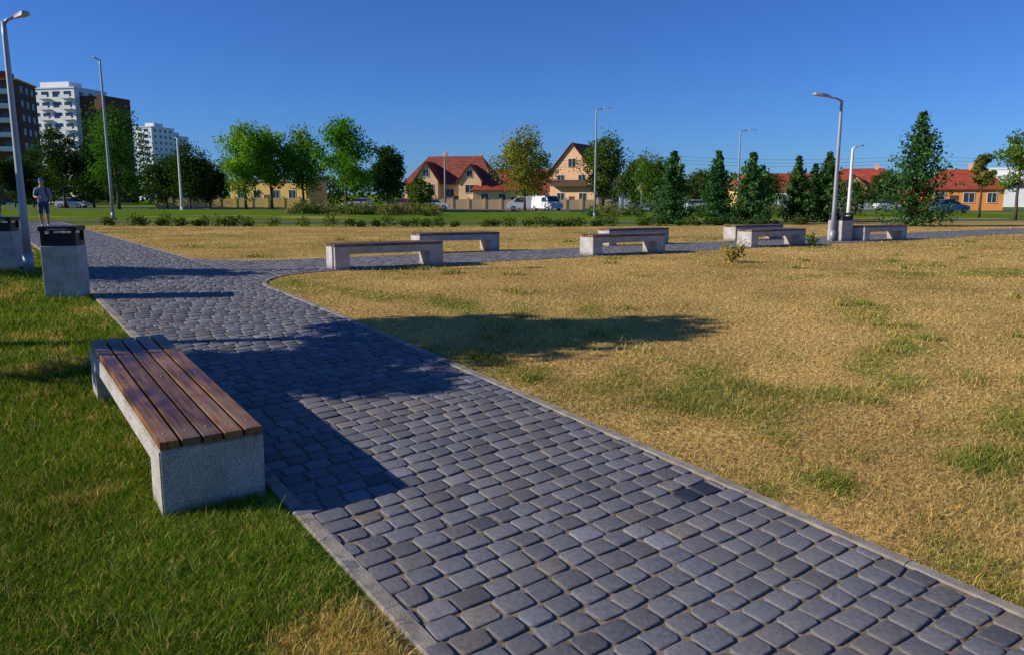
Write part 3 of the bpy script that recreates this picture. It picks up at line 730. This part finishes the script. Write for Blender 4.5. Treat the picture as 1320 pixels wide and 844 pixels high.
# ------------------------------------------------------------ apartment blocks
def apartment(name,x,y,rot,W,D,fl,wallm,acc,fh=3.2,bal=True):
    e=empty(name,(x,y,-1.5),(0,0,R(rot)));H=fl*fh
    bm=bmesh.new();addbox(bm,(-W/2,0,-1),(W/2,D,H));addbox(bm,(-W/4,D*.3,H+.002),(W/4,D*.7,H+2.6));bmobj('walls',bm,wallm,e)
    bm=bmesh.new();bg=bmesh.new();bb=bmesh.new();bay=4.;nb=int(W/bay)
    addbox(bm,(-W/2-.3,-.3,H+.004),(W/2+.3,D+.3,H+.4))
    for f_ in range(fl):
        for b in range(nb):
            xc=-W/2+bay*(b+.5)+(W-nb*bay)/2;zc=f_*fh+1.5
            addbox(bg,(xc-1.3,-.05,zc-.75),(xc+1.3,.1,zc+.85))
            if bal and b%2==0:
                addbox(bb,(xc-1.9,-1.5,f_*fh+.05),(xc+1.9,-.06,f_*fh+.25));addbox(bb,(xc-1.9,-1.5,f_*fh+.255),(xc+1.9,-1.4,f_*fh+1.15))
        for yy in np.arange(2,D-1,4.):
            addbox(bg,(W/2-.1,yy,f_*fh+.8),(W/2+.05,yy+1.6,f_*fh+2.3));addbox(bg,(-W/2-.05,yy,f_*fh+.8),(-W/2+.1,yy+1.6,f_*fh+2.3))
    bmobj('cornice',bm,acc,e);bmobj('windows',bg,M_glass,e);bmobj('balconies',bb,M_white,e);return e
apartment('white_apartment_block',U(70,250),250,-12,21,14,11,M_white,M_white,3.2)
apartment('brown_apartment_block',U(-4,190),190,15,13,14,9,M_brown,M_or,3.3)
apartment('apartment_tower',U(190,430),430,-15,11,18,12,M_white,M_white,3.2)
apartment('apartment_tower',U(213,450),450,-15,8,18,11,M_white,M_side,3.2)
box('brown_wing',(10.6,2,-1),(19,14,33),M_brown,bpy.data.objects['white_apartment_block'])
# ------------------------------------------------------------ cars
def car(name,x,y,rot,col,van=False):
    e=empty(name,(x,y,zf(x,y)+.015),(0,0,R(rot)));paint,_,b=newmat('car_paint');b.inputs['Base Color'].default_value=(*col,1);b.inputs['Roughness'].default_value=.3;b.inputs['Coat Weight'].default_value=.5
    if van:
        low=[(-2.45,.35),(-2.45,1.0),(-2.35,1.95),(1.0,1.98),(1.75,1.25),(2.35,1.05),(2.45,.75),(2.45,.35)];cab=None;hw=.95;wh=(-1.6,1.55)
    else:
        low=[(-2.1,.3),(-2.15,.75),(-2.0,.98),(-.9,1.0),(1.0,.96),(1.95,.8),(2.12,.6),(2.1,.3)];cab=[(-1.95,.97),(-1.35,1.42),(.15,1.45),(1.0,.95)];hw=.86;wh=(-1.3,1.3)
    def ext(prof,w,tw,m,nm,bev=.04):
        bm=bmesh.new();zmx=max(p[1] for p in prof);zmn=min(p[1] for p in prof)
        f=lambda z:w+(tw-w)*((z-zmn)/(zmx-zmn))**2
        A=[bm.verts.new((p[0],-f(p[1]),p[1])) for p in prof];B_=[bm.verts.new((p[0],f(p[1]),p[1])) for p in prof]
        bm.faces.new(A);bm.faces.new(B_[::-1]);k=len(prof)
        for q in range(k):bm.faces.new((A[q],A[(q+1)%k],B_[(q+1)%k],B_[q]))
        bmesh.ops.recalc_face_normals(bm,faces=bm.faces)
        if bev:bmesh.ops.bevel(bm,geom=list(bm.edges),offset=bev,segments=2,affect='EDGES')
        bmobj(nm,bm,m,e)
    ext(low,hw,hw*(.88 if van else .97),paint,'body')
    if van: ext([(.15,1.22),(.15,1.78),(.98,1.78),(1.5,1.26)],hw+.01,hw*.93+.01,M_glass,'side_windows',.01);ext([(1.06,1.9),(1.10,1.93),(1.76,1.32),(1.72,1.26)],hw*.85,hw*.8,M_glass,'windscreen',.005)
    else: ext(cab,hw*.93,hw*.72,M_glass,'cabin_glass',.03);ext([(-1.35,1.40),(-1.3,1.46),(.1,1.49),(.2,1.43)],hw*.76,hw*.74,paint,'roof_panel',.01)
    bm=bmesh.new()
    for wx in wh:
        for sy in (-1,1):
            addtube(bm,[(wx,sy*(hw-.2),.33),(wx,sy*(hw+.01),.33)],[.33,.33],18,0);addtube(bm,[(wx,sy*(hw+.011),.33),(wx,sy*(hw+.02),.33)],[.2,.19],14,1)
    bmobj('wheels',bm,[M_tire,M_galv],e)
    bm=bmesh.new()
    for sy in (-1,1):
        addbox(bm,(max(p[0] for p in low)-.12,sy*hw*.72-.16,.62),(max(p[0] for p in low)+.01,sy*hw*.72+.16,.78))
    bmobj('headlights',bm,M_frame,e)
car('parked_car',U(460,111),111,180,(.7,.7,.7));car('parked_car',U(515,111.5),111.5,175,(.35,.02,.02));car('parked_car',U(560,110),110,0,(.7,.7,.7))
car('parked_van',U(676,110.5),110.5,180,(.8,.8,.8),True);car('parked_van',U(705,104),104,-60,(.8,.8,.8),True);car('parked_car',U(830,108),108,0,(.25,.27,.3));car('parked_car',U(92,113),113,0,(.6,.6,.6))
car('parked_car',U(1225,84),84,20,(.05,.08,.2));car('parked_car',U(1150,108),108,0,(.6,.6,.6));car('parked_car',U(905,108),108,0,(.6,.6,.6))
# ------------------------------------------------------------ pedestrian
M_skin=simple('skin',(.45,.24,.16),.6,var=.06);M_shirt=simple('grey_shirt',(.20,.25,.32),.9,var=.15,scale=20);M_short=simple('blue_shorts',(.03,.05,.15),.9,var=.15,scale=20)
M_cap=simple('blue_cap',(.04,.09,.42),.8);M_shoe=simple('dark_shoe',(.03,.03,.035),.7);M_hair=simple('hair',(.05,.04,.03),.9);M_sock=simple('sock',(.5,.5,.5),.9)
def skin(name,verts,edges,rads,mats,parent,root=0,sub=2,assign=None):
    me=bpy.data.meshes.new(name);me.from_pydata(verts,edges,[]);o=bpy.data.objects.new(name,me);COL.objects.link(o)
    md=o.modifiers.new('Skin','SKIN');md.use_smooth_shade=True
    sv=me.skin_vertices[0].data
    for k,r_ in enumerate(rads):
        rr=r_ if isinstance(r_,tuple) else (r_,r_);sv[k].radius=rr;sv[k].use_root=(k==root)
    s_=o.modifiers.new('Sub','SUBSURF');s_.levels=sub;s_.render_levels=sub
    dg=bpy.context.evaluated_depsgraph_get();dg.update();nm=bpy.data.meshes.new_from_object(o.evaluated_get(dg))
    o.modifiers.clear();o.data=nm;nm.materials.clear()
    for m in mats:nm.materials.append(m)
    for p in nm.polygons:
        p.use_smooth=True
        p.material_index=assign(p.center) if assign else 0
    o.parent=parent;return o
px_,py_=-16.9,28.5
ped=empty('pedestrian',(px_,py_,zf(px_,py_)+.015),(0,0,R(25)))
J=[(0,0,.95),(0,.01,1.12),(0,.01,1.32),(0,0,1.46),(0,-.01,1.55),(0,-.015,1.62),
 (.10,0,1.40),(.19,0,1.41),(.245,.03,1.14),(.26,-.06,.90),
 (-.10,0,1.40),(-.19,0,1.41),(-.25,.0,1.14),(-.13,-.21,1.10),
 (.09,0,.88),(.11,-.12,.50),(.11,-.06,.10),(.12,-.20,.045),
 (-.09,0,.88),(-.11,.03,.50),(-.11,.20,.13),(-.11,.10,.045)]
E=[(0,1),(1,2),(2,3),(3,4),(4,5),(3,6),(6,7),(7,8),(8,9),(3,10),(10,11),(11,12),(12,13),(0,14),(14,15),(15,16),(16,17),(0,18),(18,19),(19,20),(20,21)]
Rd=[(.16,.125),(.165,.125),(.175,.125),(.10,.08),.055,.06,.08,.075,.055,.034,.08,.075,.055,.034,.11,.072,.045,.042,.11,.072,.045,.042]
def asg(c):
    if c.z<.09:return 3
    if c.z<.16:return 4
    if c.z<.52:return 0
    if abs(c.x)>.17 and c.z<1.16 :return 0
    if c.x<-.09 and c.y<-.10 and c.z<1.2:return 0
    if c.z<.97:return 2
    if c.z<1.475:return 1
    return 0
skin('body',J,E,Rd,[M_skin,M_shirt,M_short,M_shoe,M_sock],ped,0,2,asg)
def hand(w,d,side,nm):
    w=Vector(w);d=Vector(d).normalized();sidev=Vector(side).normalized();nrm=d.cross(sidev)
    V=[w,w+d*.05,w+d*.085];E_=[(0,1),(1,2)];Rr=[(.026,.018),(.036,.016),(.034,.014)]
    skin(nm+'_palm',V,E_,Rr,[M_skin],ped,0,1)
    for k,(o_,l) in enumerate(((-.028,.062),(-.009,.075),(.010,.070),(.028,.055))):
        b=w+d*.08+sidev*o_;skin(nm+'_finger_%d'%(k+1),[b,b+d*l*.45-nrm*.006,b+d*l*.75-nrm*.022,b+d*l*.9-nrm*.038],[(0,1),(1,2),(2,3)],[.0095,.009,.008,.007],[M_skin],ped,0,1)
    b=w+d*.03-sidev*.028;skin(nm+'_thumb',[b,b+d*.03-sidev*.022-nrm*.006,b+d*.058-sidev*.028-nrm*.014],[(0,1),(1,2)],[.012,.0105,.009],[M_skin],ped,0,1)
hand((.26,-.06,.905),(0,-.15,-1),(0,1,-.1),'left_hand');hand((-.13,-.21,1.10),(.7,-.4,.1),(.1,0,-1),'right_hand')
bm=bmesh.new()
addellip(bm,(0,-.02,1.665),(.078,.095,.118),0,20,14);addellip(bm,(0,-.035,1.60),(.052,.065,.05),0,14,10)
addtube(bm,[(0,-.105,1.685),(0,-.128,1.645),(0,-.112,1.638)],[.008,.015,.010],8,0)
for sx in (-1,1):
    addellip(bm,(sx*.079,-.01,1.655),(.010,.020,.032),0,8,8);addellip(bm,(sx*.03,-.103,1.672),(.013,.008,.008),1,8,6);addellip(bm,(sx*.03,-.110,1.672),(.006,.004,.006),2,8,6)
    addellip(bm,(sx*.03,-.108,1.692),(.018,.006,.004),2,8,4)
addellip(bm,(0,-.104,1.602),(.026,.010,.006),3,8,6)
addellip(bm,(0,.012,1.672),(.082,.082,.105),2,16,10)
bmobj('head',bm,[M_skin,M_frame,M_hair,simple('lips',(.35,.12,.1),.6)],ped,True)
bm=bmesh.new();addellip(bm,(0,-.012,1.725),(.089,.104,.075),0,18,10)
for v in list(bm.verts):
    if v.co.z<1.708:v.co.z=1.708
rv=[];
for a in np.linspace(-1.2,1.2,11):
    rv.append((bm.verts.new((math.sin(a)*.085,-.02-math.cos(a)*.09,1.713)),bm.verts.new((math.sin(a)*.092,-.05-math.cos(a)*.145,1.700))))
for a,b in zip(rv,rv[1:]):bm.faces.new((a[0],b[0],b[1],a[1]))
bmobj('cap',bm,M_cap,ped,True)
bm=bmesh.new();addbox(bm,(-.14,.12,1.02),(.14,.27,1.44),.05)
for sx in (-1,1):addtube(bm,[(sx*.11,.14,1.42),(sx*.115,.02,1.505),(sx*.12,-.09,1.42),(sx*.13,-.10,1.25),(sx*.15,.0,1.1),(sx*.13,.13,1.08)],[.016]*6,6)
bmobj('backpack',bm,M_black,ped,True)
# ------------------------------------------------------------ light, sky, camera
el=R(26.5);to=Vector((-.987*math.cos(el),-.16*math.cos(el),math.sin(el))).normalized()
ld=bpy.data.lights.new('sun','SUN');ld.energy=5.0;ld.angle=R(.5);ld.color=(1,.93,.82)
lo=bpy.data.objects.new('sun',ld);COL.objects.link(lo);lo.rotation_euler=(-to).to_track_quat('-Z','Y').to_euler();lo.location=(-20,-5,15)
w=bpy.data.worlds.new('World');sc.world=w;w.use_nodes=True;nt=w.node_tree
bg=nt.nodes['Background'];sk=nt.nodes.new('ShaderNodeTexSky');sk.sky_type='NISHITA';sk.sun_disc=False;sk.sun_elevation=el;sk.sun_rotation=math.atan2(to.x,to.y)
sk.air_density=1.0;sk.dust_density=.1;sk.ozone_density=3.0;sk.altitude=600
tc_=mixc(nt,sk.outputs[0],(.55,1.05,2.1),1.0,'MULTIPLY')
nt.links.new(tc_,bg.inputs[0]);bg.inputs[1].default_value=.054
cd=bpy.data.cameras.new('camera');cd.lens=27.46;cd.sensor_width=36;cd.clip_start=.05;cd.clip_end=6000
co=bpy.data.objects.new('camera',cd);COL.objects.link(co);co.location=(0,0,1.84);co.rotation_euler=(R(90-9.7),0,0);sc.camera=co
sc.view_settings.view_transform='Standard';sc.view_settings.look='None';sc.view_settings.exposure=0
